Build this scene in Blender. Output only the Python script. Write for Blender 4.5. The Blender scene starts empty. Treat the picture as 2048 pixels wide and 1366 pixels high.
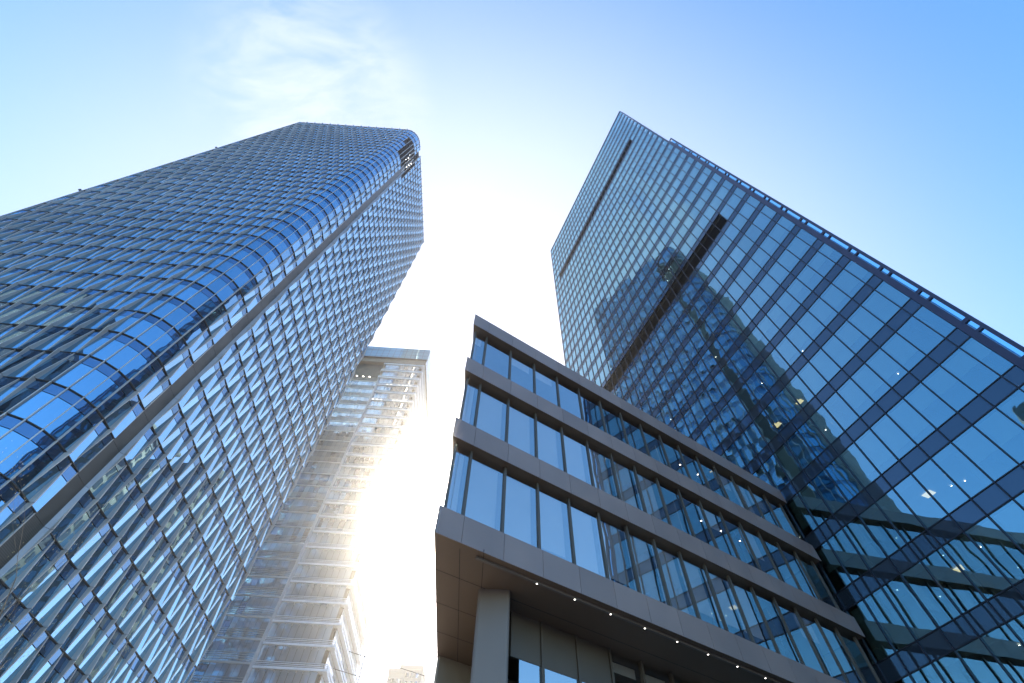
import bpy, math, random
from mathutils import Vector, Matrix
random.seed(7)
S = bpy.context.scene
COL = S.collection
CAMZ = 1.6
R3 = ((0.9990002008929912, -0.04470568885235418, 0.0),
      (-0.03801753973514208, -0.8495457917737518, -0.526143150057089),
      (0.023521591958249696, 0.5256171126055028, -0.8503960169521043))   # rows: world axes in camera axes
FPX = 940.0

# ------------------------------------------------------------------ camera
cam = bpy.data.cameras.new("camera")
camo = bpy.data.objects.new("camera", cam)
COL.objects.link(camo)
camo.matrix_world = Matrix.Translation((0, 0, CAMZ)) @ Matrix(R3).to_4x4()
cam.sensor_width = 36.0
cam.lens = FPX / 2048.0 * 36.0
cam.clip_start = 0.1
cam.clip_end = 6000
S.camera = camo

def pix(p):                       # only used to find out which panes show largest in the photograph
    x, y, z = p[0], p[1], p[2] - CAMZ
    cx = R3[0][0]*x + R3[1][0]*y + R3[2][0]*z
    cy = R3[0][1]*x + R3[1][1]*y + R3[2][1]*z
    cz = R3[0][2]*x + R3[1][2]*y + R3[2][2]*z
    if cz > -0.2: return None
    return (1024 + FPX*cx/-cz, 683 - FPX*cy/-cz)

def quad_px(q):
    ps = [pix(p) for p in q]
    if any(p is None for p in ps): return 0
    cx = sum(p[0] for p in ps)/4; cy = sum(p[1] for p in ps)/4
    if not (-10 < cx < 2058 and -10 < cy < 1376): return 0
    a = 0
    for i in range(4):
        x0, y0 = ps[i]; x1, y1 = ps[(i+1) % 4]
        a += x0*y1 - x1*y0
    return abs(a)/2

# ------------------------------------------------------------------ materials
def newmat(name):
    m = bpy.data.materials.new(name); m.use_nodes = True
    nt = m.node_tree; nt.nodes.clear()
    out = nt.nodes.new('ShaderNodeOutputMaterial')
    return m, nt, out
def N(nt, t, **kw):
    n = nt.nodes.new(t)
    for k, v in kw.items():
        if k in n.inputs: n.inputs[k].default_value = v
        else: setattr(n, k, v)
    return n
def ramp(nt, stops):
    r = nt.nodes.new('ShaderNodeValToRGB')
    e = r.color_ramp.elements
    while len(e) < len(stops): e.new(0.5)
    for i, (p, c) in enumerate(stops):
        e[i].position = p; e[i].color = (*c, 1) if len(c) == 3 else c
    return r
def math_(nt, op, a, b=None, clamp=False):
    n = nt.nodes.new('ShaderNodeMath'); n.operation = op; n.use_clamp = clamp
    for i, v in enumerate((a, b)):
        if v is None: continue
        if isinstance(v, (int, float)): n.inputs[i].default_value = v
        else: nt.links.new(v, n.inputs[i])
    return n.outputs[0]

def solid(name, col, rough=0.5, metal=0.0, var=0.12, scale=0.6, bump=0.0, spec=0.5):
    """painted or coated surface with soft patches of wear and a per-piece tone"""
    m, nt, out = newmat(name)
    b = N(nt, 'ShaderNodeBsdfPrincipled'); b.inputs['Metallic'].default_value = metal
    b.inputs['Specular IOR Level'].default_value = spec
    tc = N(nt, 'ShaderNodeNewGeometry')
    no = N(nt, 'ShaderNodeTexNoise'); no.inputs['Scale'].default_value = scale; no.inputs['Detail'].default_value = 6
    nt.links.new(tc.outputs['Position'], no.inputs['Vector'])
    lo = tuple(c*(1-var) for c in col); hi = tuple(min(1, c*(1+var)) for c in col)
    r = ramp(nt, [(0.3, lo), (0.7, hi)])
    nt.links.new(no.outputs['Fac'], r.inputs['Fac'])
    mx = N(nt, 'ShaderNodeMixRGB', blend_type='MULTIPLY'); mx.inputs['Fac'].default_value = 1
    pr = ramp(nt, [(0, (1-var,)*3), (1, (1+var*0.6,)*3)])
    nt.links.new(tc.outputs['Random Per Island'], pr.inputs['Fac'])
    nt.links.new(r.outputs[0], mx.inputs[1]); nt.links.new(pr.outputs[0], mx.inputs[2])
    nt.links.new(mx.outputs[0], b.inputs['Base Color'])
    rr = math_(nt, 'MULTIPLY_ADD', no.outputs['Fac'], 0.25); rr.node.inputs[2].default_value = rough-0.12
    nt.links.new(rr, b.inputs['Roughness'])
    if bump:
        bp = N(nt, 'ShaderNodeBump'); bp.inputs['Strength'].default_value = bump; bp.inputs['Distance'].default_value = 0.02
        n2 = N(nt, 'ShaderNodeTexNoise'); n2.inputs['Scale'].default_value = 8
        nt.links.new(tc.outputs['Position'], n2.inputs['Vector'])
        nt.links.new(n2.outputs['Fac'], bp.inputs['Height']); nt.links.new(bp.outputs[0], b.inputs['Normal'])
    nt.links.new(b.outputs[0], out.inputs[0])
    return m

def glass(name, tint, refl, base, ior=1.9, see=None, back=(0.01, 0.015, 0.02), bump=0.02, bscale=0.5, rvar=0.25, tilt=0.012):
    """coated facade glass: mirror part by Fresnel over either see-through tinted glass or an opaque backing"""
    m, nt, out = newmat(name)
    geo = N(nt, 'ShaderNodeNewGeometry')
    fr = N(nt, 'ShaderNodeFresnel'); fr.inputs['IOR'].default_value = ior
    bp = N(nt, 'ShaderNodeBump'); bp.inputs['Strength'].default_value = 1.0; bp.inputs['Distance'].default_value = bump
    no = N(nt, 'ShaderNodeTexNoise'); no.inputs['Scale'].default_value = bscale; no.inputs['Detail'].default_value = 1.5
    nt.links.new(geo.outputs['Position'], no.inputs['Vector'])
    nt.links.new(no.outputs['Fac'], bp.inputs['Height'])
    g = N(nt, 'ShaderNodeBsdfGlossy'); g.inputs['Roughness'].default_value = 0.015
    wn = N(nt, 'ShaderNodeTexWhiteNoise'); wn.noise_dimensions = '1D'
    nt.links.new(geo.outputs['Random Per Island'], wn.inputs['W'])
    sb = N(nt, 'ShaderNodeVectorMath', operation='SUBTRACT'); sb.inputs[1].default_value = (0.5, 0.5, 0.5)
    nt.links.new(wn.outputs['Color'], sb.inputs[0])
    sc_ = N(nt, 'ShaderNodeVectorMath', operation='SCALE'); sc_.inputs['Scale'].default_value = tilt
    nt.links.new(sb.outputs[0], sc_.inputs[0])
    ad = N(nt, 'ShaderNodeVectorMath', operation='ADD'); nt.links.new(bp.outputs[0], ad.inputs[0]); nt.links.new(sc_.outputs[0], ad.inputs[1])
    nm = N(nt, 'ShaderNodeVectorMath', operation='NORMALIZE'); nt.links.new(ad.outputs[0], nm.inputs[0])
    nt.links.new(nm.outputs[0], g.inputs['Normal'])
    cr = ramp(nt, [(0, tuple(c*(1-rvar) for c in refl)), (1, refl)])
    nt.links.new(geo.outputs['Random Per Island'], cr.inputs['Fac'])
    nt.links.new(cr.outputs[0], g.inputs['Color'])
    if see is not None:
        t = N(nt, 'ShaderNodeBsdfTransparent'); t.inputs['Color'].default_value = (*see, 1)
    else:
        t = N(nt, 'ShaderNodeBsdfDiffuse'); 
        c2 = ramp(nt, [(0, tuple(c*0.6 for c in back)), (1, tuple(c*1.4 for c in back))])
        nt.links.new(geo.outputs['Random Per Island'], c2.inputs['Fac'])
        nt.links.new(c2.outputs[0], t.inputs['Color'])
    fac = math_(nt, 'MULTIPLY_ADD', fr.outputs[0], 1-base, True); fac.node.inputs[2].default_value = base
    mx = N(nt, 'ShaderNodeMixShader')
    nt.links.new(fac, mx.inputs[0]); nt.links.new(t.outputs[0], mx.inputs[1]); nt.links.new(g.outputs[0], mx.inputs[2])
    nt.links.new(mx.outputs[0], out.inputs[0])
    return m

def lamp(name, col, st):
    m, nt, out = newmat(name)
    e = N(nt, 'ShaderNodeEmission'); e.inputs['Color'].default_value = (*col, 1); e.inputs['Strength'].default_value = st
    nt.links.new(e.outputs[0], out.inputs[0])
    try: m.cycles.emission_sampling = 'NONE'
    except Exception: pass
    return m

def stripes(name, c0, c1, period, duty=0.5, rough=0.5, metal=0.0, axis='Z', bump=0.3):
    """ribbed sheet: fine horizontal ribs in the thing's own material"""
    m, nt, out = newmat(name)
    b = N(nt, 'ShaderNodeBsdfPrincipled'); b.inputs['Roughness'].default_value = rough; b.inputs['Metallic'].default_value = metal
    geo = N(nt, 'ShaderNodeNewGeometry'); sp = N(nt, 'ShaderNodeSeparateXYZ')
    nt.links.new(geo.outputs['Position'], sp.inputs[0])
    a = math_(nt, 'DIVIDE', sp.outputs[axis], period); a = math_(nt, 'FRACT', a); a = math_(nt, 'GREATER_THAN', a, duty)
    mx = N(nt, 'ShaderNodeMixRGB'); mx.inputs[1].default_value = (*c0, 1); mx.inputs[2].default_value = (*c1, 1)
    nt.links.new(a, mx.inputs[0])
    no = N(nt, 'ShaderNodeTexNoise'); no.inputs['Scale'].default_value = 0.9; no.inputs['Detail'].default_value = 5
    nt.links.new(geo.outputs['Position'], no.inputs['Vector'])
    m2 = N(nt, 'ShaderNodeMixRGB', blend_type='MULTIPLY'); m2.inputs[0].default_value = 1
    rr = ramp(nt, [(0.3, (0.8,)*3), (0.7, (1.1,)*3)]); nt.links.new(no.outputs['Fac'], rr.inputs[0])
    nt.links.new(mx.outputs[0], m2.inputs[1]); nt.links.new(rr.outputs[0], m2.inputs[2])
    nt.links.new(m2.outputs[0], b.inputs['Base Color'])
    nt.links.new(b.outputs[0], out.inputs[0])
    return m

M = {}
# left tower
M['lt_glass'] = glass('blue_facade_glass', None, (0.46, 0.78, 1.0), 0.70, 1.8, back=(0.012, 0.03, 0.06), bump=0.010, bscale=0.35, rvar=0.22, tilt=0.03)
M['lt_spandrel'] = glass('blue_spandrel_glass', None, (0.36, 0.62, 0.92), 0.40, 1.65, back=(0.03, 0.06, 0.11), bump=0.006, rvar=0.3)
M['lt_fin'] = solid('grey_aluminium_fin', (0.50, 0.50, 0.49), 0.40, 0.25, 0.14, 0.3)
M['lt_joint'] = solid('dark_joint', (0.05, 0.055, 0.06), 0.5, 0.2)
M['lt_core'] = solid('dark_core', (0.03, 0.035, 0.045), 0.7)
M['lt_strip'] = stripes('ribbed_grey_panel', (0.055, 0.06, 0.055), (0.085, 0.09, 0.085), 0.155, 0.5, 0.45, 0.4)
M['lt_reveal'] = solid('pale_reveal', (0.38, 0.39, 0.41), 0.4, 0.3)
M['louver'] = solid('black_louver', (0.02, 0.022, 0.028), 0.55, 0.2)
# right tower
M['rt_glass'] = glass('tower_vision_glass', None, (0.50, 0.88, 1.0), 0.34, 2.05, see=(0.72, 0.84, 0.80), bump=0.012, bscale=0.45, rvar=0.14)
M['rt_spandrel'] = glass('tower_spandrel_glass', None, (0.34, 0.50, 0.66), 0.14, 1.6, back=(0.028, 0.040, 0.056), bump=0.006, rvar=0.12)
M['rt_mullion'] = solid('dark_mullion', (0.018, 0.022, 0.035), 0.4, 0.3)
M['rt_edge'] = solid('indigo_edge_cladding', (0.030, 0.038, 0.085), 0.4, 0.2)
M['rt_core'] = solid('core_wall', (0.16, 0.17, 0.17), 0.8)
M['rt_slab'] = solid('ceiling_slab', (0.16, 0.18, 0.18), 0.8)
M['rt_blind'] = solid('grey_green_blind', (0.34, 0.48, 0.54), 0.9, 0, 0.10, 0.4)
M['rt_wing'] = glass('screen_glass', None, (0.6, 0.85, 1.0), 0.05, 1.4, see=(0.22, 0.62, 0.92), bump=0.004)
M['lamp_white'] = lamp('white_downlight', (1.0, 0.96, 0.88), 3.5)
M['lamp_warm'] = lamp('warm_ceiling_panel', (1.0, 0.80, 0.42), 0.35)
# low building
M['lb_clad'] = solid('bronze_grey_cladding', (0.24, 0.185, 0.17), 0.42, 0.1, 0.10, 0.5)
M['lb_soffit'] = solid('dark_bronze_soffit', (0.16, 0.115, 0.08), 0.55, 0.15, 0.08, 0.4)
M['lb_glass'] = glass('low_building_glass', None, (1.0, 0.99, 0.96), 0.46, 1.8, see=(0.97, 0.98, 0.98), bump=0.006, bscale=0.4, rvar=0.06)
M['lb_mullion'] = solid('bronze_mullion', (0.10, 0.085, 0.07), 0.45, 0.3)
M['lb_blind'] = solid('white_roller_blind', (0.88, 0.84, 0.82), 0.9, 0, 0.05)
M['lb_slab'] = solid('pale_ceiling', (0.62, 0.58, 0.50), 0.8)
M['lb_core'] = solid('brown_core', (0.30, 0.26, 0.20), 0.8)
M['lb_pier'] = solid('grey_metal_pier', (0.17, 0.145, 0.13), 0.5, 0.2, 0.08)
M['seam'] = solid('black_seam', (0.02, 0.02, 0.02), 0.7)
# middle tower
M['mt_glass'] = glass('pale_tower_glass', None, (0.92, 0.96, 1.0), 0.55, 1.8, back=(0.36, 0.46, 0.58), bump=0.012, bscale=0.3, rvar=0.2)  # whitened backing: glare and haze put into the glass colour
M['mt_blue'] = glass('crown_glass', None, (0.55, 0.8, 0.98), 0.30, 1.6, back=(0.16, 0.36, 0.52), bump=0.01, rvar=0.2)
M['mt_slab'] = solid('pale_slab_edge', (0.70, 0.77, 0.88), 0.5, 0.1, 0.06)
M['mt_dark'] = solid('brown_band', (0.22, 0.19, 0.17), 0.6)  # plain dark brown for the crown soffit and recess strip
M['mt_rail'] = solid('grey_louver_rail', (0.48, 0.52, 0.58), 0.5, 0.2)
M['mt_lamp'] = lamp('lit_ceiling', (1.0, 0.93, 0.78), 3.0)
M['ft_wall'] = solid('pale_concrete', (0.30, 0.30, 0.31), 0.8, 0, 0.08, 0.1)
M['ft_glass'] = glass('far_window_glass', None, (0.8, 0.9, 1.0), 0.30, 1.6, back=(0.10, 0.12, 0.13), bump=0.0)
M['bt_wall'] = solid('grey_stone', (0.055, 0.065, 0.08), 0.7, 0, 0.10, 0.2)
M['bt_dark'] = solid('dark_brown_cladding', (0.055, 0.055, 0.05), 0.6, 0, 0.15, 0.2)
M['bt_glass'] = glass('dark_block_glass', None, (0.6, 0.7, 0.75), 0.12, 1.5, back=(0.03, 0.035, 0.035), bump=0.0)
M['bark'] = solid('grey_bark', (0.16, 0.13, 0.10), 0.9, 0, 0.3, 12)
M['bud'] = solid('pale_bud', (0.42, 0.40, 0.22), 0.8)

def paving():
    m, nt, out = newmat('granite_paving')
    b = N(nt, 'ShaderNodeBsdfPrincipled'); b.inputs['Roughness'].default_value = 0.75
    br = N(nt, 'ShaderNodeTexBrick'); br.inputs['Scale'].default_value = 1.0
    br.inputs['Color1'].default_value = (0.30, 0.29, 0.28, 1); br.inputs['Color2'].default_value = (0.24, 0.235, 0.23, 1)
    br.inputs['Mortar'].default_value = (0.10, 0.10, 0.10, 1); br.inputs['Mortar Size'].default_value = 0.01
    geo = N(nt, 'ShaderNodeNewGeometry'); nt.links.new(geo.outputs['Position'], br.inputs['Vector'])
    nt.links.new(br.outputs['Color'], b.inputs['Base Color']); nt.links.new(b.outputs[0], out.inputs[0])
    return m
M['paving'] = paving()

# ------------------------------------------------------------------ mesh helpers
class MB:
    def __init__(s): s.v = []; s.f = []; s.mi = []; s.mats = []
    def m(s, mat):
        if mat not in s.mats: s.mats.append(mat)
        return s.mats.index(mat)
    def quad(s, a, b, c, d, mat):
        i = len(s.v); s.v += [tuple(a), tuple(b), tuple(c), tuple(d)]
        s.f.append((i, i+1, i+2, i+3)); s.mi.append(s.m(mat))
    def tri(s, a, b, c, mat):
        i = len(s.v); s.v += [tuple(a), tuple(b), tuple(c)]; s.f.append((i, i+1, i+2)); s.mi.append(s.m(mat))
    def hexa(s, p, mat):     # p: 8 points, 0-3 bottom ring, 4-7 top ring
        i = len(s.v); s.v += [tuple(q) for q in p]; k = s.m(mat)
        for f in ((0, 3, 2, 1), (4, 5, 6, 7), (0, 1, 5, 4), (1, 2, 6, 5), (2, 3, 7, 6), (3, 0, 4, 7)):
            s.f.append(tuple(i+j for j in f)); s.mi.append(k)
    def box(s, F, u0, u1, w0, w1, z0, z1, mat):   # in a local frame F(u, w, z)
        s.hexa([F(u0, w0, z0), F(u1, w0, z0), F(u1, w1, z0), F(u0, w1, z0),
                F(u0, w0, z1), F(u1, w0, z1), F(u1, w1, z1), F(u0, w1, z1)], mat)
    def prism(s, poly, z0, z1, mat, top=True, bottom=True):
        n = len(poly); i = len(s.v); k = s.m(mat)
        s.v += [(x, y, z0) for x, y in poly] + [(x, y, z1) for x, y in poly]
        for j in range(n):
            s.f.append((i+j, i+(j+1) % n, i+n+(j+1) % n, i+n+j)); s.mi.append(k)
        if bottom: s.f.append(tuple(i+j for j in reversed(range(n)))); s.mi.append(k)
        if top: s.f.append(tuple(i+n+j for j in range(n))); s.mi.append(k)
    def build(s, name, parent=None, label=None, **props):
        me = bpy.data.meshes.new(name); me.from_pydata(s.v, [], s.f)
        for mt in s.mats: me.materials.append(M[mt])
        me.polygons.foreach_set('material_index', s.mi); me.update()
        o = bpy.data.objects.new(name, me); COL.objects.link(o)
        if parent is not None: o.parent = parent; o.matrix_parent_inverse = parent.matrix_world.inverted()
        if label: o['label'] = label
        for k, v in props.items(): o[k] = v
        return o

def thing(name, label, cat, loc=(0, 0, 0), group=None):
    o = bpy.data.objects.new(name, None); COL.objects.link(o)
    o.location = loc; o['label'] = label; o['category'] = cat
    if group: o['group'] = group
    o.empty_display_size = 2
    bpy.context.view_layer.update()
    return o

def split_parts(cells, parent, name, n=100, ok=None):
    """cells: list of (quad, faces[(quad, mat)..]); the n that show largest are parts, the rest one mass"""
    sc = []
    for c in cells:
        a = quad_px(c[0])
        if ok is not None and not ok(c[0]): a = 0
        sc.append(a)
    order = sorted(range(len(cells)), key=lambda i: -sc[i])
    rest = MB(); any_rest = False
    for rank, i in enumerate(order):
        if rank < n and sc[i] > 0:
            mb = MB()
            for el in cells[i][1]: (mb.quad if len(el) == 5 else mb.hexa)(*el)
            mb.build(name, parent)
        else:
            any_rest = True
            for el in cells[i][1]: (rest.quad if len(el) == 5 else rest.hexa)(*el)
    if any_rest: rest.build(name, parent, kind='stuff')

# ================================================================== LEFT TOWER
A = math.radians(88.7)
ex = (math.sin(A), math.cos(A)); ey = (-ex[1], ex[0])
def W(X, Y, z): return (X*ex[0] + Y*ey[0], X*ex[1] + Y*ey[1], z + CAMZ)
GZ = -CAMZ
H = 205.0
XL, XR, YF, YB, RC = -88.4, -40.6, 29.9, 76.9, 4.6
lt = thing('patterned_glass_tower', 'tallest blue glass tower, filling the left side, with zigzag fins and a rounded corner', 'tower', W(XL/2+XR/2, (YF+YB)/2, GZ))
# facade path: list of (point, outward normal, kind) at column edges
cols = []
nf = 28
for i in range(nf+1):
    X = XL + (XR-RC-XL)*i/nf; cols.append(((X, YF), (0, -1), 'f'))
na = 5
for i in range(1, na+1):
    t = math.pi/2*i/na
    cols.append(((XR-RC+RC*math.sin(t), YF+RC-RC*math.cos(t)), (math.sin(t), -math.cos(t)), 'a'))
y0, y1, y2 = YF+RC, 37.2, 39.5
for i in range(1, 3): cols.append(((XR, y0+(y1-y0)*i/2), (1, 0), 's'))
ks = len(cols)-1            # strip between ks and ks+1
cols.append(((XR, y2), (1, 0), 's'))
ns = 24
for i in range(1, ns+1): cols.append(((XR, y2+(YB-0.8-y2)*i/ns), (1, 0), 's'))
nvis = len(cols)
for i in range(1, 25): cols.append(((XR-RC-0.2-(XR-RC-XL)*i/24, YB), (0, 1), 'b'))
FH = 4.65
levels = [31.0+FH*k for k in range(-7, 38)]
levels = [z for z in levels if z < H-1.0]
levels[0] = GZ if levels[0] < 2 else levels[0]
levels.append(H)
if levels[-1]-levels[-2] < 2: levels.pop(-2)
nl = len(levels)
zn0, zn1 = 172.0, 196.0      # service opening at the top of the strip
def in_notch(i, k):
    zc = (levels[k]+levels[k+1])/2
    if not (zn0-1 < zc < zn1): return False
    lo = nf+2 if zc > 184 else nf+3
    return lo <= i <= ks+1
core = MB()
core.prism([W(XL+1.2, YF+1.2, 0)[:2], W(XR-RC, YF+1.2, 0)[:2], W(XR-1.9, YF+RC-0.5, 0)[:2], W(XR-1.2, YF+RC+2, 0)[:2], W(XR-1.2, YB-1.2, 0)[:2], W(XL+1.2, YB-1.2, 0)[:2]], GZ+CAMZ, H-1.5+CAMZ, 'lt_core')
core.build('core', lt)
vis, spa = [], []
G = 0.13
def off(i, d, z):
    (X, Y), (nx, ny), _ = cols[i]
    return W(X+nx*d, Y+ny*d, z)
for i in range(len(cols)-1):
    if i == ks: continue
    flat = not (nf <= i < nf+na)
    if i == nvis-1: continue
    for k in range(nl-1):
        if in_notch(i, k): continue
        za, zb = levels[k], levels[k+1]
        zs = zb - min(1.25, (zb-za)*0.3)
        p = (i+k) % 2
        dl, dr = (G, 0.02) if p else (0.02, G)
        if not flat: dl = dr = 0.05
        # a slight lean so that each pane catches another part of the sky
        t = 0.03*(1 if p else -1) if flat else 0.0
        q = [off(i, dl-t, za+0.04), off(i+1, dr-t, za+0.04), off(i+1, dr+t, zs-0.04), off(i, dl+t, zs-0.04)]
        vis.append((q, [(*q, 'lt_glass')]))
        q = [off(i, dl+t, zs+0.04), off(i+1, dr+t, zs+0.04), off(i+1, dr+t*1.4, zb-0.04), off(i, dl+t*1.4, zb-0.04)]
        spa.append((q, [(*q, 'lt_spandrel')]))
split_parts(vis, lt, 'window')
split_parts(spa, lt, 'spandrel_panel')
# transoms: thin dark lines closing each floor behind the fins
tm = MB()
for i in range(len(cols)-1):
    if i == ks: continue
    for k in range(nl):
        if k < nl-1 and in_notch(i, k) and k > 0 and in_notch(i, k-1): continue
        z = levels[k]
        a0, b0 = off(i, -0.15, z-0.04), off(i+1, -0.15, z-0.04)
        a1, b1 = off(i, 0.20, z-0.04), off(i+1, 0.20, z-0.04)
        up = lambda p, h: (p[0], p[1], p[2]+h)
        tm.hexa([a1, b1, b0, a0, up(a1, .08), up(b1, .08), up(b0, .08), up(a0, .08)], 'lt_joint')
tm.build('transom_grid', lt, kind='stuff')
# fins
DO, DI = 0.60, 0.10
for i in range(nvis):
    (X, Y), (nx, ny), kd = cols[i]
    tx, ty = -ny, nx
    arc = nf < i < nf+na
    mb = MB(); w = 0.055
    k0 = 0
    pts = []
    for k in range(nl):
        z = levels[k]
        if arc: d = 0.30
        else: d = DO if (i+k) % 2 == 0 else DI
        if i <= nf and not arc: d *= 0.95
        if i == ks: d = 0.10
        if i == 0: d = 0.3
        if k and (in_notch(i, min(k, nl-2)) or in_notch(i-1, min(k, nl-2))): d = 0.12
        pts.append((z, d))
    for k in range(nl-1):
        (za, da), (zb, db) = pts[k], pts[k+1]
        za += 0.03; zb -= 0.03
        def P(d, s_, z): return W(X+nx*d+tx*s_, Y+ny*d+ty*s_, z)
        mb.hexa([P(-0.1, -w, za), P(da, -w, za), P(da, w, za), P(-0.1, w, za),
                 P(-0.1, -w, zb), P(db, -w, zb), P(db, w, zb), P(-0.1, w, zb)], 'lt_fin')
    mb.build('fin', lt)
# grey strip, set back, with a pale reveal
def FS(u, w, z): return W(XR+w, u, z)
mb = MB()
for k in range(nl-1):
    if levels[k] > zn0: break
    mb.box(FS, y1+0.08, y2-0.38, -0.25, -0.05, levels[k]+0.02, levels[k+1]-0.02, 'lt_strip')
mb.build('ribbed_strip', lt)
mb = MB()
for k in range(nl-1):
    if levels[k] > zn0: break
    z0, z1 = levels[k]+0.02, levels[k+1]-0.02
    mb.hexa([FS(y2-0.38, -0.06, z0), FS(y2-0.06, 0.30, z0), FS(y2-0.06, 0.0, z0), FS(y2-0.38, -0.3, z0),
             FS(y2-0.38, -0.06, z1), FS(y2-0.06, 0.30, z1), FS(y2-0.06, 0.0, z1), FS(y2-0.38, -0.3, z1)], 'lt_reveal')
mb.build('strip_reveal', lt)
# service opening: black louvres, a mast rail and a few lit spots
lv = MB()
for i in range(nf+2, ks+2):
    z = zn0-1
    while z < zn1+1.5:
        kk = max(j for j in range(nl) if levels[j] <= z)
        if kk < nl-1 and (in_notch(i, kk) or i == ks):
            a, b = off(i, -0.9, z), off(i+1, -0.9, z); a2, b2 = off(i, -0.5, z-0.25), off(i+1, -0.5, z-0.25)
            up = lambda p, h: (p[0], p[1], p[2]+h)
            lv.hexa([a2, b2, b, a, up(a2, .05), up(b2, .05), up(b, .05), up(a, .05)], 'louver')
        z += 0.6
lv.build('service_louvre', lt)
rl = MB()
rl.box(FS, 38.3, 38.5, -0.4, 0.1, zn0-2, zn1-4, 'lt_fin'); rl.build('guide_rail', lt)
for (u, z) in ((36.2, 180.5), (36.6, 184.8), (36.0, 187.5), (39.2, 185.0), (39.4, 189.0), (38.9, 181.0)):
    mb = MB(); mb.box(FS, u, u+0.25, -0.45, -0.35, z, z+0.35, 'lamp_white'); mb.build('service_lamp', lt)
# parapet and little sensor heads on the far left edge
mb = MB()
mb.prism([W(XL+0.4, YF+0.4, 0)[:2], W(XR-RC, YF+0.4, 0)[:2], W(XR-1.6, YF+RC-3, 0)[:2], W(XR-0.4, YF+RC, 0)[:2], W(XR-0.4, YB-0.4, 0)[:2], W(XL+0.4, YB-0.4, 0)[:2]], H-1.4+CAMZ, H-0.2+CAMZ, 'lt_joint')
mb.build('roof_deck', lt)
def FF(u, w, z): return W(u, YF-w, z)
for z in (96.0, 146.0):
    mb = MB(); mb.box(FF, XL-0.9, XL-0.1, 0.1, 0.25, z, z+0.12, 'lt_joint'); mb.box(FF, XL-1.1, XL-0.75, 0.0, 0.35, z+0.1, z+0.5, 'louver')
    mb.build('sensor_head', lt)

# ================================================================== RIGHT TOWER
A2 = math.radians(-20.8)
e2 = (math.sin(A2), math.cos(A2)); n2 = (math.cos(A2), -math.sin(A2)); D2 = 30.9
def RT(s, w, z):     # s along facade, w outward (towards the street), z above the eye
    return (e2[0]*s + n2[0]*(D2-w), e2[1]*s + n2[1]*(D2-w), z + CAMZ)
rt = thing('dark_glass_tower', 'broad dark glass tower on the right with two black slots and lit offices', 'tower', RT(25, -12, GZ))
SM = [3.78+1.445*k for k in range(32)]     # mullions
S0, S1 = 2.93, SM[-1]
FR = 4.12
bl = [25.11+FR*k for k in range(-6, 30)]   # spandrel undersides
ZT = 150.0
sp_h = 1.07
edges = [S0]+SM
slot1, slot2 = 27-4, 27-19   # floors (relative) whose vision band is a slot
wins, spans, blinds, lamps_, panels = [], [], [], [], []
def seen(q):
    c = [sum(p[j] for p in q)/4 for j in range(3)]
    s_ = c[0]*e2[0]+c[1]*e2[1]; z = c[2]-CAMZ
    x = pix(c)
    if x is None: return False
    # behind the low building's eaves
    u, v = x
    return v < 630+(u-950)*0.58 or u > 1735 or (u > 1565 and v < 985+(u-1565)*1.55)
rng = random.Random(3)
for j, b in enumerate(bl):
    top = bl[j+1] if j+1 < len(bl) else ZT-0.6
    if top - b < 1.6: continue
    fl = j-6           # 0 = 25.11
    v0 = b+sp_h
    run = None
    for i in range(len(edges)-1):
        a, c = edges[i]+0.03, edges[i+1]-0.03
        q = [RT(c, 0, b+0.03), RT(a, 0, b+0.03), RT(a, 0, v0-0.03), RT(c, 0, v0-0.03)]
        spans.append((q, [(*q, 'rt_spandrel')]))
        if fl in (slot1, slot2) and 3 <= i <= len(edges)-4: continue
        ttop = top-0.03
        q = [RT(c, 0, v0+0.03), RT(a, 0, v0+0.03), RT(a, 0, ttop), RT(c, 0, ttop)]
        wins.append((q, [(*q, 'rt_glass')]))
        # roller blinds: drawn to the same height over short runs of bays, some open
        if run is None or rng.random() < 0.38:
            r = rng.random()
            run = 0.0 if r < 0.26 else (1.0 if r > 0.80 else rng.choice([0.55, 0.62, 0.7, 0.78, 0.45]))
        dr = run
        if rng.random() < 0.06: dr = 0
        if fl > 8: dr = max(dr, rng.choice([0.7, 1.0, 1.0, 0.9]))
        if fl == -4 or fl == -5: dr = rng.choice([0.0, 0.0, 0.12]) if fl == -4 else 1.0
        if dr > 0:
            zt = top-0.05; zb = zt-(zt-v0-0.1)*dr
            q = [RT(c-0.05, -0.28, zb), RT(a+0.05, -0.28, zb), RT(a+0.05, -0.28, zt), RT(c-0.05, -0.28, zt)]
            blinds.append((q, [(*q, 'rt_blind')]))
        if dr < 0.8 and rng.random() < (0.24 if fl < 5 else 0.03):
            # ceiling downlights, one or a short row
            n_ = rng.choice([1, 1, 1, 2, 3])
            for t_ in range(n_):
                ss = (a+c)/2+rng.uniform(-.4, .4); ww = -0.9-rng.uniform(0, 0.8)-t_*0.9; zz = top-0.36
                rr = 0.042
                q = [RT(ss-rr, ww-rr, zz), RT(ss+rr, ww-rr, zz), RT(ss+rr, ww+rr, zz), RT(ss-rr, ww+rr, zz)]
                pts8 = [RT(ss+rr*math.cos(h_*math.pi/4), ww+rr*math.sin(h_*math.pi/4), zz) for h_ in range(8)]
                lamps_.append((q, pts8))
        if dr < 0.75 and fl <= 1 and 5 < i < 14 and rng.random() < 0.12:
            ss = (a+c)/2; zz = top-0.37
            q = [RT(ss-.3, -2.2, zz), RT(ss+.3, -2.2, zz), RT(ss+.3, -1.6, zz), RT(ss-.3, -1.6, zz)]
            panels.append((q, [(*q, 'lamp_warm')]))
split_parts(wins, rt, 'window', ok=seen)
split_parts(spans, rt, 'spandrel_panel', ok=seen)
split_parts(blinds, rt, 'blind', ok=seen)
for q, (p8) in lamps_[:0]: pass
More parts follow.
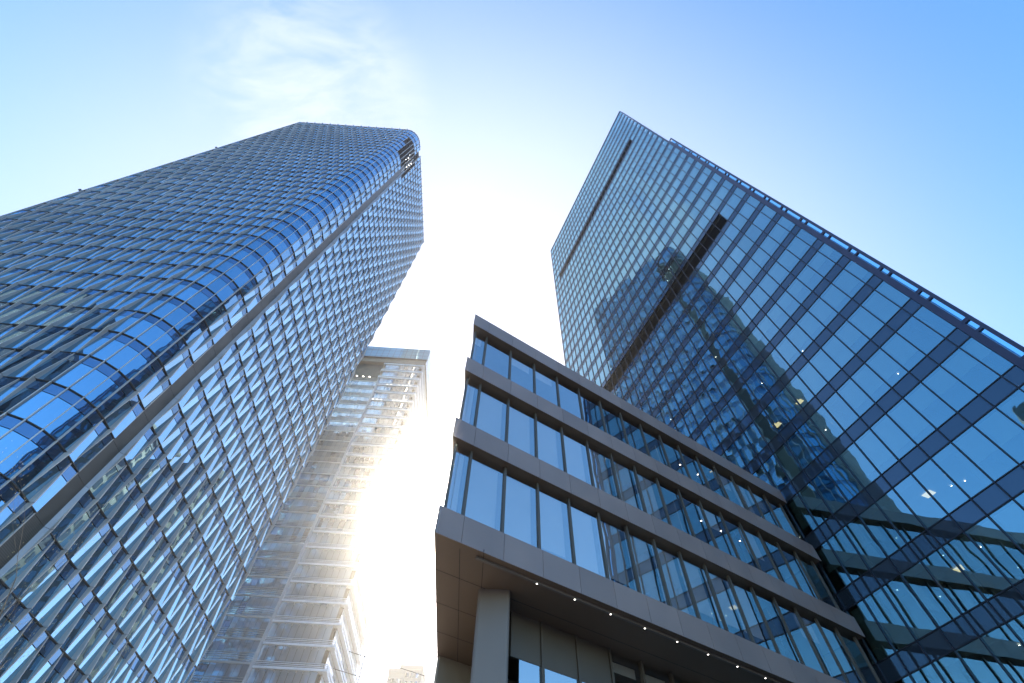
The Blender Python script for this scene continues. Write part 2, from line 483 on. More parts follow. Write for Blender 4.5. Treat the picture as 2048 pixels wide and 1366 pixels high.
order = sorted(range(len(lamps_)), key=lambda i: -(quad_px(lamps_[i][0]) if seen(lamps_[i][0]) else 0))
rest = MB()
for rank, i in enumerate(order):
    p8 = lamps_[i][1]
    mb = MB() if rank < 100 else rest
    i0 = len(mb.v); mb.v += p8; mb.f.append(tuple(range(i0, i0+8))); mb.mi.append(mb.m('lamp_white'))
    if rank < 100: mb.build('ceiling_light', rt)
if rest.v: rest.build('ceiling_light', rt, kind='stuff')
for q, fs in panels:
    mb = MB(); mb.quad(*fs[0]); mb.build('light_panel', rt)
for sx in edges[1:]:
    mb = MB(); mb.box(RT, sx-0.035, sx+0.035, -0.12, 0.10, GZ, ZT-0.5, 'rt_mullion'); mb.build('mullion', rt)
tr = 0
for j, b in enumerate(bl):
    for dz, h_ in ((0, 0.035), (sp_h, 0.03)):
        mb = MB(); mb.box(RT, S0, S1, -0.10, 0.045, b+dz-h_, b+dz+h_, 'rt_mullion'); mb.build('transom', rt)
for k, b in enumerate(bl):
    mb = MB(); mb.box(RT, S0+1.5, S1-0.2, -9.0, -0.35, b+0.3-0.6, b+0.3, 'rt_slab'); mb.build('floor_slab', rt)
# smoke stop behind spandrels is the slab; inner partitions and core
mb = MB(); mb.box(RT, 7.2, S1-0.3, -30.0, -9.0, GZ, ZT-2, 'rt_core'); mb.build('core', rt)
rg = random.Random(5)
for j, b in enumerate(bl[:20]):
    for i in range(0, 31, 3):
        if rg.random() < 0.5:
            s_ = SM[i]; mb = MB()
            mb.box(RT, s_-0.07, s_+0.07+rg.choice([0, 0, 0.5]), -6.5, -0.6, b+0.32, b+FR-0.32, 'rt_slab' if rg.random() < .4 else 'rt_core'); mb.build('partition', rt) if rg.random() < 0.9 else None
# slots
for fl, sa, sb in ((slot1, SM[2], SM[28]), (slot2, SM[2], SM[28])):
    b = bl[fl+6]; z0, z1 = b+sp_h+0.03, b+FR-0.03
    mb = MB()
    mb.box(RT, sa, sb, -1.2, -1.0, z0, z1, 'louver')
    z = z0+0.1
    while z < z1:
        mb.hexa([RT(sa, -0.55, z+.08), RT(sb, -0.55, z+.08), RT(sb, -0.25, z), RT(sa, -0.25, z),
                 RT(sa, -0.55, z+.11), RT(sb, -0.55, z+.11), RT(sb, -0.25, z+.03), RT(sa, -0.25, z+.03)], 'louver')
        z += 0.3
    mb.build('louvre_slot', rt)
# crown, corner and flank walls
mb = MB()
mb.box(RT, S0-0.1, S1+0.12, -0.5, 0.12, ZT-0.55, ZT, 'rt_edge')
mb.build('parapet_cap', rt)
mb = MB()
mb.box(RT, 2.5, S0-0.01, -1.2, 0.06, GZ, 96.0, 'rt_edge'); mb.box(RT, 2.72, S0-0.01, -1.0, 0.05, 96.0, ZT-0.56, 'rt_edge')
mb.build('corner_column', rt)
mb = MB(); mb.box(RT, S1+0.02, S1+0.14, -31, 0.08, GZ, ZT-0.56, 'rt_edge')
for k in range(1, 20): mb.box(RT, S1+0.14, S1+0.2, -k*1.5-0.03, -k*1.5+0.03, GZ, ZT-0.6, 'rt_mullion')
mb.build('flank_wall', rt)
mb = MB(); mb.hexa([RT(2.75, -1.21, GZ), RT(6.9, -31, GZ), RT(7.1, -31, GZ), RT(2.95, -1.21, GZ), RT(2.75, -1.21, ZT-.56), RT(6.9, -31, ZT-.56), RT(7.1, -31, ZT-.56), RT(2.95, -1.21, ZT-.56)], 'rt_edge'); mb.build('flank_wall', rt)
mb = MB(); mb.box(RT, 7.2, S1, -31, -0.6, ZT-2, ZT-1.2, 'rt_core'); mb.build('roof_deck', rt)
mb = MB(); mb.box(RT, 7.0, S1+0.02, -31.2, -31.0, GZ, ZT-0.6, 'rt_edge'); mb.build('rear_wall', rt)
# side screen of small panes running past the corner
wing = MB()
wing.box(RT, 1.97, 2.2, -0.22, 0.02, GZ, 96.2, 'rt_edge')
sf = wing.build('screen_post', rt)
cells = []
bars = MB()
for j, b in enumerate(bl):
    if b > 94: break
    for z0, z1 in ((b+0.10, b+sp_h-0.14), (b+sp_h+0.14, min(b+FR-0.10, 96.0))):
        q = [RT(2.49, -0.1, z0), RT(2.21, -0.1, z0), RT(2.21, -0.1, z1), RT(2.49, -0.1, z1)]
        cells.append((q, [(*q, 'rt_wing')]))
    bars = MB(); bars.box(RT, 2.2, 2.5, -0.18, 0.0, b-0.10, b+0.10, 'rt_edge'); bars.build('screen_rail', rt)
    bars = MB(); bars.box(RT, 2.2, 2.5, -0.18, 0.0, b+sp_h-0.14, b+sp_h+0.14, 'rt_edge'); bars.build('screen_rail', rt)
bars = MB(); bars.box(RT, 2.2, 2.5, -0.18, 0.0, 96.0, 96.2, 'rt_edge')
bars.build('screen_rail', rt)
split_parts(cells, rt, 'screen_pane')
for (s_, z_) in ((9.0, 141.5), (14.0, 96.5), (48.3, 120.0), (48.2, 84.0)):
    mb = MB(); mb.box(RT, s_-0.02, s_+0.02, 0.0, 0.25, z_, z_+0.05, 'louver'); mb.box(RT, s_-0.1, s_+0.1, 0.22, 0.36, z_-0.05, z_+0.08, 'louver'); mb.build('facade_anchor', rt)

# ================================================================== LOW BUILDING
B = math.radians(58.7)
be = (math.sin(B), math.cos(B)); bn = (be[1], -be[0])     # bn points at the street
OFF = 13.28
def LB(s, w, z): return (be[0]*s + bn[0]*(w-OFF), be[1]*s + bn[1]*(w-OFF), z + CAMZ)
lb = thing('low_office_block', 'low bronze clad office block with stepped horizontal bands, in front of the dark tower', 'building', LB(16, -8, GZ))
P0 = (-2.37, 14.1)
SE = 33.3
# footprint polygon of a band, shrunk by d
def sub(a, b): return (a[0]-b[0], a[1]-b[1])
def foot(d, s_end=SE):
    # front line offset inwards by d, side line (az -1.9) offset by d
    c = math.radians(-1.9); sd = (math.sin(c), math.cos(c)); sn = (-sd[1], sd[0])   # sn points left (outwards)
    f0 = (P0[0]-bn[0]*d, P0[1]-bn[1]*d); g0 = (P0[0]-sn[0]*d, P0[1]-sn[1]*d)
    # intersection of f0 + t*be and g0 + u*sd
    det = be[0]*(-sd[1]) - be[1]*(-sd[0])
    dx, dy = g0[0]-f0[0], g0[1]-f0[1]
    t = (dx*(-sd[1]) - dy*(-sd[0]))/det
    a = (f0[0]+be[0]*t, f0[1]+be[1]*t)
    sB = s_end
    bpt = (be[0]*sB - bn[0]*(OFF+d), be[1]*sB - bn[1]*(OFF+d))
    back = (e2[0]*49.5+n2[0]*(D2-0.6), e2[1]*49.5+n2[1]*(D2-0.6))
    back = (12.0, 46.0)
    left = (a[0]+sd[0]*26, a[1]+sd[1]*26)
    return [a, bpt, back, left]
bands = [('A', 24.65, 25.87), ('B', 19.87, 21.05), ('C', 14.98, 16.13), ('D', 10.22, 11.33)]
ends = {'A': 33.4, 'B': 33.5, 'C': 33.5, 'D': 33.6}
for nm, z0, z1 in bands:
    mb = MB()
    SEb = ends[nm]
    # backing slab with soffit
    fp = foot(0.03, SEb)
    mb.prism(fp, z0+CAMZ, z1+CAMZ-0.03, 'lb_soffit')
    mb.build('eave_slab', lb)
    mb = MB()
    # cladding panels along the front
    s_start = be[0]*P0[0]+be[1]*P0[1]
    seams = [s_start]+[6.37+1.765*k for k in range(16) if 6.37+1.765*k < SEb-0.4]+[SEb]
    for a, c in zip(seams[:-1], seams[1:]):
        mb.box(LB, a+0.008, c-0.008, -0.025, 0.0, z0-0.02, z1, 'lb_clad')
    # along the left side
    cth = math.radians(-1.9)
    def LS(u, w, z): return (P0[0]+math.sin(cth)*u-math.cos(cth)*w, P0[1]+math.cos(cth)*u+math.sin(cth)*w, z+CAMZ)
    for k in range(14):
        mb.box(LS, k*1.8+0.008+(0.02 if k == 0 else 0), k*1.8+1.79, -0.02, 0.002, z0-0.02, z1, 'lb_clad')
    mb.build('fascia_band', lb)
# windows: three storeys between the bands
wz = [(21.05, 24.65), (16.13, 19.87), (11.33, 14.98)]
GW = -0.38
mull = [6.47+1.765*k for k in range(16)]
rl2 = random.Random(11)
for r_, (z0, z1) in enumerate(wz):
    ss = [5.72]+[m_ for m_ in mull if m_ < 33.0]
    for i, (a, c) in enumerate(zip(ss[:-1], ss[1:])):
        mb = MB(); mb.quad(LB(a+.03, GW, z0), LB(c-.03, GW, z0), LB(c-.03, GW, z1-.02), LB(a+.03, GW, z1-.02), 'lb_glass')
        w = mb.build('window', lb)
        mb = MB(); mb.box(LB, c-0.055, c+0.055, GW-0.10, GW+0.07, z0, z1-0.02, 'lb_mullion'); mb.build('mullion', w)
        # blinds
        if i <= 7: dr = 1.0 if r_ else rl2.choice([0.0, 0.2, 0.0])
        elif r_ == 2 and i in (8, 9, 10): dr = 0.72
        elif r_ == 1 and i == 12: dr = 0.5
        else: dr = rl2.choice([0, 0, 0, 0, 0.35, 1.0]) if i > 8 else 0
        if r_ == 2 and i <= 7: dr = rl2.choice([0.8, 0.85, 1.0])
        if dr:
            zb = z1-0.1-(z1-z0-0.1)*dr
            mb = MB(); mb.quad(LB(a+.16, GW-0.35, zb), LB(c-.14, GW-0.35, zb), LB(c-.14, GW-0.35, z1-.1), LB(a+.16, GW-0.35, z1-.1), 'lb_blind')
            mb.build('blind', w)
        if i > 7 and rl2.random() < 0.28 or (r_ == 0 and 2 < i < 8):
            for t_ in range(1):
                su, wv, zz = (a+c)/2+0.5, GW-1.2, z1-0.12
                if r_ == 0 and i < 8: su, wv = c-0.35, GW-2.3
                mb = MB(); p8 = [LB(su+.05*math.cos(h_*math.pi/4), wv+.05*math.sin(h_*math.pi/4), zz) for h_ in range(8)]
                mb.v += p8; mb.f.append(tuple(range(8))); mb.mi.append(mb.m('lamp_white')); mb.build('downlight', w)
    # left side glazing
    for k in range(12):
        mb = MB(); u0, u1 = 0.6+k*1.8, 2.37+k*1.8
        mb.quad(LS(u0, -0.36, z0), LS(u1, -0.36, z0), LS(u1, -0.36, z1-.02), LS(u0, -0.36, z1-.02), 'lb_glass')
        w = mb.build('window', lb)
        mb = MB(); mb.box(LS, u1-.04, u1+.05, -0.45, -0.30, z0, z1-0.02, 'lb_mullion'); mb.build('mullion', w)
    mb = MB(); mb.box(LB, 5.66, 5.75, GW-0.09, GW+0.04, z0, z1-0.02, 'lb_mullion'); mb.build('corner_post', lb)
    # ceiling, floor edge, core and partitions inside
    fp = foot(0.75, 33.0)
    mb = MB(); mb.prism(fp, z1+CAMZ-0.10, z1+CAMZ-0.02, 'lb_slab'); mb.build('ceiling', lb)
    fp = foot(7.0, 30.0)
    mb = MB(); mb.prism([fp[0], fp[1], fp[2], (fp[3][0]+1, fp[3][1]-5)], z0+CAMZ, z1+CAMZ-0.12, 'lb_core'); mb.build('core', lb)
    for i in (8, 11, 13, 15):
        if i < len(mull):
            mb = MB(); mb.box(LB, mull[i]+0.3, mull[i]+0.42, GW-5.5, GW-0.8, z0, z1-0.12, 'lb_core' if i % 2 else 'lb_slab'); mb.build('partition', lb)
    mb = MB(); mb.box(LB, 18.35, 18.9, GW-1.4, GW-0.75, z0, z1-0.12, 'lb_pier'); mb.build('inner_column', lb)
# under the lowest band: soffit panels, light channel, recessed ground floor
mb = MB()
zS = 10.22
c1 = math.radians(-1.9)
for k in range(1, 14):
    a = 5.3+1.765*k
    mb.box(LB, 6.2, 33, -k*1.9-0.01, -k*1.9+0.01, zS-0.006, zS+0.01, 'seam')
for k in range(1, 9):
    x0 = P0[0]+k*0.85
    if k > 2: continue
    mb.hexa([(x0, 15.0, zS-0.006+CAMZ), (x0+.02, 15.0, zS-0.006+CAMZ), (x0-0.8+.02, 39, zS-0.006+CAMZ), (x0-0.8, 39, zS-0.006+CAMZ),
             (x0, 15.0, zS+0.01+CAMZ), (x0+.02, 15.0, zS+0.01+CAMZ), (x0-0.8+.02, 39, zS+0.01+CAMZ), (x0-0.8, 39, zS+0.01+CAMZ)], 'seam')
mb.build('soffit_joint', lb)
mb = MB(); mb.box(LB, 7.2, 33.0, -0.42, -0.32, zS-0.09, zS-0.002, 'lb_pier'); ch = mb.build('light_channel', lb)
for k in range(13):
    su = 9.85+1.765*k
    if su > 32: break
    mb = MB(); p8 = [LB(su+.03*math.cos(h_*math.pi/4), -0.37+.03*math.sin(h_*math.pi/4), zS-0.094) for h_ in range(8)]
    mb.v += p8; mb.f.append(tuple(range(8))); mb.mi.append(mb.m('lamp_white')); mb.build('channel_lamp', ch)
mb = MB()
for (x_, y_) in ((-1.33, 23.75),):
    p8 = [(x_+.13*math.cos(h_*math.pi/8), y_+.13*math.sin(h_*math.pi/8), zS-0.01+CAMZ) for h_ in range(16)]
    mb.v += p8; mb.f.append(tuple(range(16))); mb.mi.append(mb.m('lamp_warm'))
mb.build('soffit_downlight', lb)
mb = MB()
def poly_round(x0, x1, yf, yb, r):
    pts = []
    for (cx_, cy_, a0) in ((x1-r, yf+r, -90), (x1-r, yb-r, 0), (x0+r, yb-r, 90), (x0+r, yf+r, 180)):
        for t in range(5):
            an = math.radians(a0+t*22.5); pts.append((cx_+r*math.cos(an), cy_+r*math.sin(an)))
    return pts
mb.prism(poly_round(-0.86, 0.36, 17.4, 36, 0.12), 0, zS+CAMZ-0.004, 'lb_pier'); mb.build('pier', lb)
GO = -2.62
gm = [10.55, 11.62, 13.38, 15.12, 16.9, 18.66, 20.42, 22.2, 23.95, 25.7, 27.5, 29.25, 31.0, 32.8]
for i, (a, c) in enumerate(zip(gm[:-1], gm[1:])):
    zt = 8.6 if i < 3 else 9.98
    mb = MB(); mb.quad(LB(a+.04, GO, 3.6), LB(c-.04, GO, 3.6), LB(c-.04, GO, zt), LB(a+.04, GO, zt), 'lb_glass'); w = mb.build('window', lb)
    mb = MB(); mb.box(LB, c-.06, c+.06, GO-0.1, GO+0.09, -1.6, zS-0.01, 'lb_mullion'); mb.build('mullion', w)
    if i >= 3:
        mb = MB(); mb.quad(LB(a+.18, GO-.25, 9.52), LB(c-.18, GO-.25, 9.52), LB(c-.18, GO-.25, 9.9), LB(a+.18, GO-.25, 9.9), 'lb_blind'); mb.build('blind', w)
mb = MB()
mb.box(LB, 10.2, 15.1, GO-0.12, GO+0.02, 8.6, zS-0.004, 'lb_mullion')
mb.build('bulkhead', lb)
mb = MB(); mb.box(LB, 9.6, 33, GO-5.0, GO-4.8, GZ, zS-0.01, 'lb_core'); mb.build('lobby_wall', lb)
mb = MB(); mb.box(LB, 10.2, 33, GO-0.12, GO+0.02, GZ, 3.6, 'lb_soffit'); mb.build('plinth_wall', lb)

# ================================================================== MIDDLE TOWER
def MT(u, w, z): return W(u, 99.5-w, z)     # w towards the street
mt = thing('banded_pale_tower', 'pale hazy tower with horizontal bands and blue crown, in the gap by the sun', 'tower', W(-55, 112, GZ))
HM = 150.0
mfl = [41.2+4.12*k for k in range(-10, 26)]
mfl = [z for z in mfl if -1 < z < 141]
mb = MB(); mb.box(MT, -79.5, -30.6, -27.0, -1.3, GZ, 141, 'lt_core'); mb.build('core', mt)
glz, slb = [], []
for z in mfl:
    nb = 9
    z1 = z+4.12
    # right bay: recessed glazing
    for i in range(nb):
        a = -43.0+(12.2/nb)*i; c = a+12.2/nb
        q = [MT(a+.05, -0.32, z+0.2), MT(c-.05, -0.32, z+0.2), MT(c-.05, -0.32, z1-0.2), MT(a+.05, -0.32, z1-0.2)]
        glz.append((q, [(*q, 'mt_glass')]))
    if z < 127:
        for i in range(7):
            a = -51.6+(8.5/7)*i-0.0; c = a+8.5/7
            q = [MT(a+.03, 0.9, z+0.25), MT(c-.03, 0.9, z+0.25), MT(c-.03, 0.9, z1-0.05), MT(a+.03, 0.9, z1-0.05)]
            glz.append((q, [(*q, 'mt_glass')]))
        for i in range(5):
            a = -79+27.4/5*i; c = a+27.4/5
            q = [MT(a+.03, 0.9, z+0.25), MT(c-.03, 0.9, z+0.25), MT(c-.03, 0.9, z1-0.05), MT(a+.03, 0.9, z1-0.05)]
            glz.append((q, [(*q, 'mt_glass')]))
    # flank glazing
    for i in range(8):
        a = 1.2+3.2*i
        q = [MT(-30.2, -a, z+0.9), MT(-30.2, -a-3.1, z+0.9), MT(-30.2, -a-3.1, z1-0.35), MT(-30.2, -a, z1-0.35)]
        glz.append((q, [(*q, 'mt_glass')]))
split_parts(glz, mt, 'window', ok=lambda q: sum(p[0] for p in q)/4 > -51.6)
for z in mfl:
    mb = MB()
    # balcony slab wraps the corner; two thin rails below the next slab
    mb.box(MT, -44.0, -29.2, -1.3, 0.0, z-0.20, z+0.20, 'mt_slab')
    mb.box(MT, -30.2, -29.4, -28.6, -1.3, z-0.20, z+0.20, 'mt_slab')
    mb.box(MT, -44.0, -29.35, -0.28, -0.16, z+0.42, z+0.50, 'mt_slab')
    mb.box(MT, -44.0, -29.35, -0.28, -0.16, z+0.72, z+0.80, 'mt_slab')
    mb.box(MT, -29.5, -29.3, -28.3, -0.3, z+0.42, z+0.94, 'mt_slab')
    mb.box(MT, -44.0, -29.35, -0.28, -0.16, z+1.02, z+1.10, 'mt_slab')
    mb.build('balcony_slab', mt)
    if z < 129:
        mb = MB()
        mb.box(MT, -79, -43.2, 0.5, 1.02, z-0.12, z+0.22, 'mt_rail')
        for t_ in (0.62, 1.0, 1.38, 1.76): mb.box(MT, -79, -43.2, 0.92, 1.0, z+t_, z+t_+0.05, 'mt_rail')
        mb.build('sunshade_rail', mt)
mb = MB()
mb.box(MT, -79.2, -43.15, -1.3, 0.86, GZ, 129.7, 'lt_core'); mb.box(MT, -43.15, -43.0, -1.0, 1.02, GZ, 129.9, 'mt_rail'); mb.build('glazed_bay', mt)
mb = MB(); mb.box(MT, -44.1, -43.0, -1.29, -0.9, GZ, 141, 'mt_dark'); mb.build('recess_strip', mt)  # dark brown strip in the inner corner beside the bay
for z in (132.0, 128.2, 124.0, 120.0, 115.7, 107.5, 103.3, 95.1, 91.0):
    for i in range(10):
        if random.random() < 0.15: continue
        a = -51.5+2.2*i if z > 130 else -42.6+1.32*i
        if a > -31.2: continue
        mb = MB(); mb.box(MT, a, a+0.55, -0.30, -0.02, z-0.25, z-0.21, 'mt_lamp'); mb.build('ceiling_light', mt)
mb = MB()
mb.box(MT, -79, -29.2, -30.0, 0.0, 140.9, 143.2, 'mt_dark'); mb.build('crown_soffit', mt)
mb = MB(); mb.box(MT, -80, -28.6, -40.0, 0.6, 143.2, 149.8, 'lt_core'); mb.build('crown', mt)
for r_ in range(3):
    for i in range(24):
        a = -80+51.4/24*i; c = a+51.4/24
        mb = MB(); mb.quad(MT(a+.05, 0.66, 143.3+2.2*r_), MT(c-.05, 0.66, 143.3+2.2*r_), MT(c-.05, 0.66, 145.4+2.2*r_), MT(a+.05, 0.66, 145.4+2.2*r_), 'mt_blue')
        mb.build('crown_pane', mt) if a > -56 else None
mb = MB(); mb.box(MT, -28.6, -28.45, -40, 0.6, 142.9, 149.8, 'mt_slab'); mb.box(MT, -28.9, -28.6, -40, 0.3, 140.6, 143.2, 'mt_slab'); mb.build('crown_flank', mt)
mb = MB(); mb.box(MT, -29.0, -28.7, -25.5, -24.9, GZ, 143, 'mt_slab'); mb.build('corner_downpipe', mt)

# ================================================================== FAR TOWER
def FT(u, w, z): return (u*0.6, 150+w*0.6, (z+CAMZ)*0.6 if z < 0 else z*0.6+CAMZ)
ft = thing('distant_block', 'small pale distant block with stepped roof, low in the gap beside the banded tower', 'building', FT(-42, 8, GZ))
for (nm, u0, u1, w0, w1, zt) in (('upper_block', -45.6, -35.3, 0.0, 14, 107.7), ('lower_block', -50.4, -43.0, -1.8, 10, 105.2)):
    mb = MB(); mb.box(FT, u0, u1, w0, w1, GZ, zt, 'ft_wall'); mb.box(FT, u0-.3, u1+.3, w0-.3, w1+.3, zt-1.6, zt+0.15, 'ft_wall')
    o = mb.build(nm, ft)
    z = 96.0
    while z < zt-2.4:
        for k in range(4):
            a = u0+0.7+(u1-u0-1.2)/4*k; mb = MB()
            mb.quad(FT(a, w0-.02, z), FT(a+1.3, w0-.02, z), FT(a+1.3, w0-.02, z+2.0), FT(a, w0-.02, z+2.0), 'ft_glass'); mb.build('window', o)
        z += 3.4

# ================================================================== TOWER BEHIND THE CAMERA (seen mirrored in the dark tower)
def BT(u, w, z): return (-100-w, u, z+CAMZ)
bt = thing('stone_office_tower', 'grey stone office tower beyond the left edge, mirrored in the dark glass tower', 'tower', BT(-30, 12, GZ))
mb = MB(); mb.box(BT, -55, -12, 0, 30, GZ, 104, 'bt_wall'); mb.box(BT, -50, -20, 2, 26, 104, 109, 'bt_wall'); mb.build('body', bt)
mb = MB()
for k in range(24):
    z = 3+4.2*k
    for j in range(11):
        a = -54+3.9*j
        q = [BT(a, -0.05, z), BT(a+2.6, -0.05, z), BT(a+2.6, -0.05, z+2.6), BT(a, -0.05, z+2.6)]
        mb.quad(*q, 'bt_glass')
mb.build('window', bt, kind='stuff')
for k in range(12):
    mb = MB(); a = -55.2+3.9*k; mb.box(BT, a, a+0.7, -0.5, 0.0, GZ, 104.5, 'bt_wall'); mb.build('pilaster', bt)

def NT(u, w, z): return (u, 112+w, z+CAMZ)
nb_ = thing('dark_office_block', 'dark office block behind the low building, mirrored in the patterned tower', 'tower', NT(38, 8, GZ))
mb = MB(); mb.box(NT, 17, 62, 0, 16, GZ, 106, 'bt_dark'); mb.box(NT, 22, 54, 3, 13, 106, 113, 'bt_dark'); mb.build('body', nb_)
mb = MB()
for k in range(25):
    z = 2+4.1*k
    for j in range(18):
        a = 17.6+2.45*j; mb.quad(NT(a, -.05, z), NT(a+1.7, -.05, z), NT(a+1.7, -.05, z+2.6), NT(a, -.05, z+2.6), 'bt_glass')
    for j in range(6):
        a = 0.6+2.6*j; mb.quad(NT(16.95, a+1.8, z), NT(16.95, a, z), NT(16.95, a, z+2.6), NT(16.95, a+1.8, z+2.6), 'bt_glass')
mb.build('window', nb_, kind='stuff')
mb = MB(); mb.box(NT, 16.7, 62.3, -0.3, 16.3, 105.2, 106.4, 'bt_wall'); mb.build('cornice', nb_)

# ================================================================== GROUND
mb = MB(); mb.quad((-1500, -1500, 0), (1500, -1500, 0), (1500, 1500, 0), (-1500, 1500, 0), 'paving')
mb.build('ground', kind='structure')

# ================================================================== BARE TREES at the lower left
def bare_tree(name, label, x, y, h, seed, azb):
    r = random.Random(seed)
    root = thing(name, label, 'tree', (x, y, 0), 'bare young trees by the patterned tower')
    tr_, bd = MB(), MB()
    def tube(p, q, ra, rb, mb, mat, n=5):
        p, q = Vector(p), Vector(q); d = (q-p).normalized()
        a = d.orthogonal().normalized(); b = d.cross(a)
        i = len(mb.v); k = mb.m(mat)
        for c_, rr in ((p, ra), (q, rb)):
            for t in range(n):
                an = 2*math.pi*t/n; mb.v.append(tuple(c_+a*math.cos(an)*rr+b*math.sin(an)*rr))
        for t in range(n): mb.f.append((i+t, i+(t+1) % n, i+n+(t+1) % n, i+n+t)); mb.mi.append(k)
    br = MB()
    def grow(p, d, L, ra, depth):
        segs = 4
        for s_ in range(segs):
            d2 = (d+Vector((r.uniform(-.18, .18), r.uniform(-.18, .18), r.uniform(-.05, .15)))).normalized()
            q = p+d2*(L/segs); rb = ra*0.84
            tube(p, q, ra, rb, br if depth else tr_, 'bark', 6 if depth == 0 else 4)
            if depth and r.random() < 0.7 and depth < 5:
                nd = (d2+Vector((r.uniform(-.9, .9), r.uniform(-.9, .9), r.uniform(.0, .5)))).normalized()
                grow(q, nd, L*r.uniform(.45, .65), rb*0.55, depth+1)
            elif depth == 0 and s_ >= 1:
                for _ in range(2):
                    nd = (d2*0.7+Vector((r.uniform(-.8, .8), r.uniform(-.8, .8), .4))).normalized()
                    grow(q, nd, L*r.uniform(.35, .5), rb*0.5, 1)
            p, d, ra = q, d2, rb
        if depth >= 2:
            s_ = 0.011
            for f in ((s_, 0, 0), (0, s_, 0), (0, 0, s_*1.5)):
                pass
            a = p
            br.tri(a+Vector((s_, 0, 0)), a+Vector((-s_, s_, 0)), a+Vector((0, 0, 2.4*s_)), 'bud')
            br.tri(a+Vector((0, s_, 0)), a+Vector((s_, -s_, 0)), a+Vector((0, 0, 2.4*s_)), 'bud')
    grow(Vector((x, y, 0)), Vector((0, 0, 1)), h, 0.06, 0)
    tr_.build('trunk', root); br.build('branches', root); 
bare_tree('bare_tree', 'thin bare tree whose twigs poke up at the bottom edge beside the left tower', -7.3, 10.4, 4.7, 4, 0)
bare_tree('bare_tree', 'smaller bare tree whose few twigs show near the bottom left corner', -7.9, 7.6, 3.4, 9, 0)

# ================================================================== HAZE (added for the glow of the sun's glare)
def haze_mat():
    m, nt, out = newmat('haze')
    v = N(nt, 'ShaderNodeVolumePrincipled')
    v.inputs['Color'].default_value = (0.95, 0.97, 1.0, 1)
    v.inputs['Density'].default_value = 0.0005
    v.inputs['Anisotropy'].default_value = 0.92
    nt.links.new(v.outputs[0], out.inputs['Volume'])
    return m
M['haze'] = haze_mat()
mb = MB(); mb.box(lambda u, w, z: (u, w, z), -180, 120, -120, 320, -1.0, 212.0, 'haze')
mb.build('haze', kind='stuff')

# ================================================================== SKY AND SUN
SUN_AZ, SUN_EL = math.radians(-9.05), math.radians(36.79)
sd = Vector((math.sin(SUN_AZ)*math.cos(SUN_EL), math.cos(SUN_AZ)*math.cos(SUN_EL), math.sin(SUN_EL)))
L = bpy.data.lights.new('sun', 'SUN'); L.energy = 4.2; L.angle = math.radians(0.5); L.color = (1.0, 0.85, 0.64)
lo = bpy.data.objects.new('sun', L); COL.objects.link(lo)
lo.rotation_euler = (-sd).to_track_quat('-Z', 'Y').to_euler()
wd = bpy.data.worlds.new("World"); S.world = wd; wd.use_nodes = True
nt = wd.node_tree; nt.nodes.clear()
out = nt.nodes.new('ShaderNodeOutputWorld'); bg = nt.nodes.new('ShaderNodeBackground')
sky = nt.nodes.new('ShaderNodeTexSky'); sky.sky_type = 'NISHITA'; sky.sun_disc = False
sky.sun_elevation = SUN_EL; sky.sun_rotation = SUN_AZ
sky.air_density = 1.2; sky.dust_density = 0.6; sky.ozone_density = 3.0; sky.altitude = 0
hs = N(nt, 'ShaderNodeHueSaturation'); hs.inputs['Saturation'].default_value = 1.24
nt.links.new(sky.outputs[0], hs.inputs['Color'])
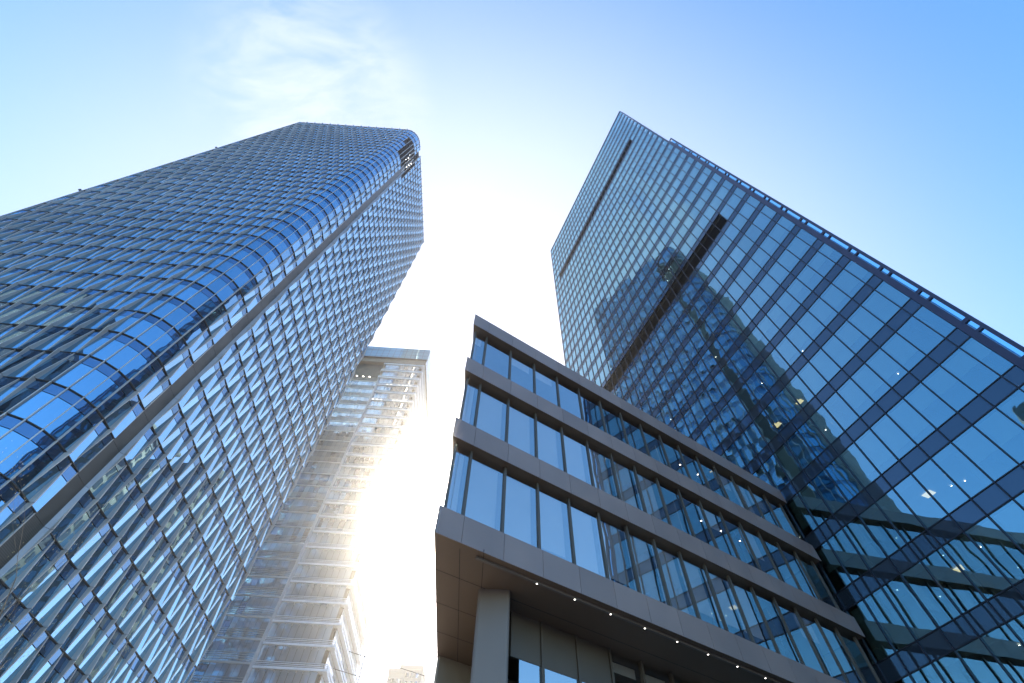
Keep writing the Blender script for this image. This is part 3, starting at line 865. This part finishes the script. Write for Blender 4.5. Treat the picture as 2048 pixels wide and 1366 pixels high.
# thin high cloud: wisps of noise around one direction, plus the whitish veil about the sun
tc = nt.nodes.new('ShaderNodeTexCoord')
def dirfac(v, lo_, hi_):
    d = nt.nodes.new('ShaderNodeVectorMath'); d.operation = 'DOT_PRODUCT'; d.inputs[1].default_value = v
    nt.links.new(tc.outputs['Generated'], d.inputs[0])
    mr = nt.nodes.new('ShaderNodeMapRange'); mr.interpolation_type = 'SMOOTHSTEP'
    mr.inputs['From Min'].default_value = lo_; mr.inputs['From Max'].default_value = hi_
    nt.links.new(d.outputs['Value'], mr.inputs['Value']); return mr.outputs[0]
veil = dirfac(tuple(sd), math.cos(math.radians(84)), math.cos(math.radians(14)))
veil2 = math_(nt, 'POWER', veil, 2.0)
veilm = math_(nt, 'MULTIPLY', veil2, 0.93)
mxv = N(nt, 'ShaderNodeMixRGB'); nt.links.new(veilm, mxv.inputs[0])
nt.links.new(hs.outputs[0], mxv.inputs[1]); mxv.inputs[2].default_value = (2.95, 3.08, 3.8, 1)
cd = Vector((-0.365, 0.100, 0.926)).normalized()
cf = dirfac(tuple(cd), math.cos(math.radians(13)), math.cos(math.radians(4)))
mp = nt.nodes.new('ShaderNodeMapping'); mp.inputs['Rotation'].default_value = (0, 0, math.radians(40)); mp.inputs['Scale'].default_value = (5.0, 12.0, 5.0)
nt.links.new(tc.outputs['Generated'], mp.inputs[0])
cn = N(nt, 'ShaderNodeTexNoise'); cn.inputs['Scale'].default_value = 1.3; cn.inputs['Detail'].default_value = 9; cn.inputs['Roughness'].default_value = 0.62; cn.inputs['Distortion'].default_value = 0.45
nt.links.new(mp.outputs[0], cn.inputs['Vector'])
cr = ramp(nt, [(0.36, (0, 0, 0)), (0.60, (1, 1, 1))]); nt.links.new(cn.outputs['Fac'], cr.inputs[0])
cc = math_(nt, 'MULTIPLY', cr.outputs[0], cf); cc = math_(nt, 'MULTIPLY', cc, 0.45)
mxc = N(nt, 'ShaderNodeMixRGB'); nt.links.new(cc, mxc.inputs[0]); nt.links.new(mxv.outputs[0], mxc.inputs[1]); mxc.inputs[2].default_value = (3.0, 3.1, 3.35, 1)
nt.links.new(mxc.outputs[0], bg.inputs['Color']); bg.inputs['Strength'].default_value = 0.10
nt.links.new(bg.outputs[0], out.inputs[0])

S.view_settings.view_transform = 'Standard'; S.view_settings.look = 'None'; S.view_settings.gamma = 1.0
S.view_settings.exposure = 2.05
S.render.engine = 'CYCLES'
c = S.cycles
c.max_bounces = 8; c.diffuse_bounces = 2; c.glossy_bounces = 4; c.transparent_max_bounces = 12; c.transmission_bounces = 4; c.volume_bounces = 0
c.sample_clamp_indirect = 5.0; c.caustics_reflective = False; c.caustics_refractive = False
c.use_denoising = True
try: c.denoiser = 'OPENIMAGEDENOISE'
except Exception: pass
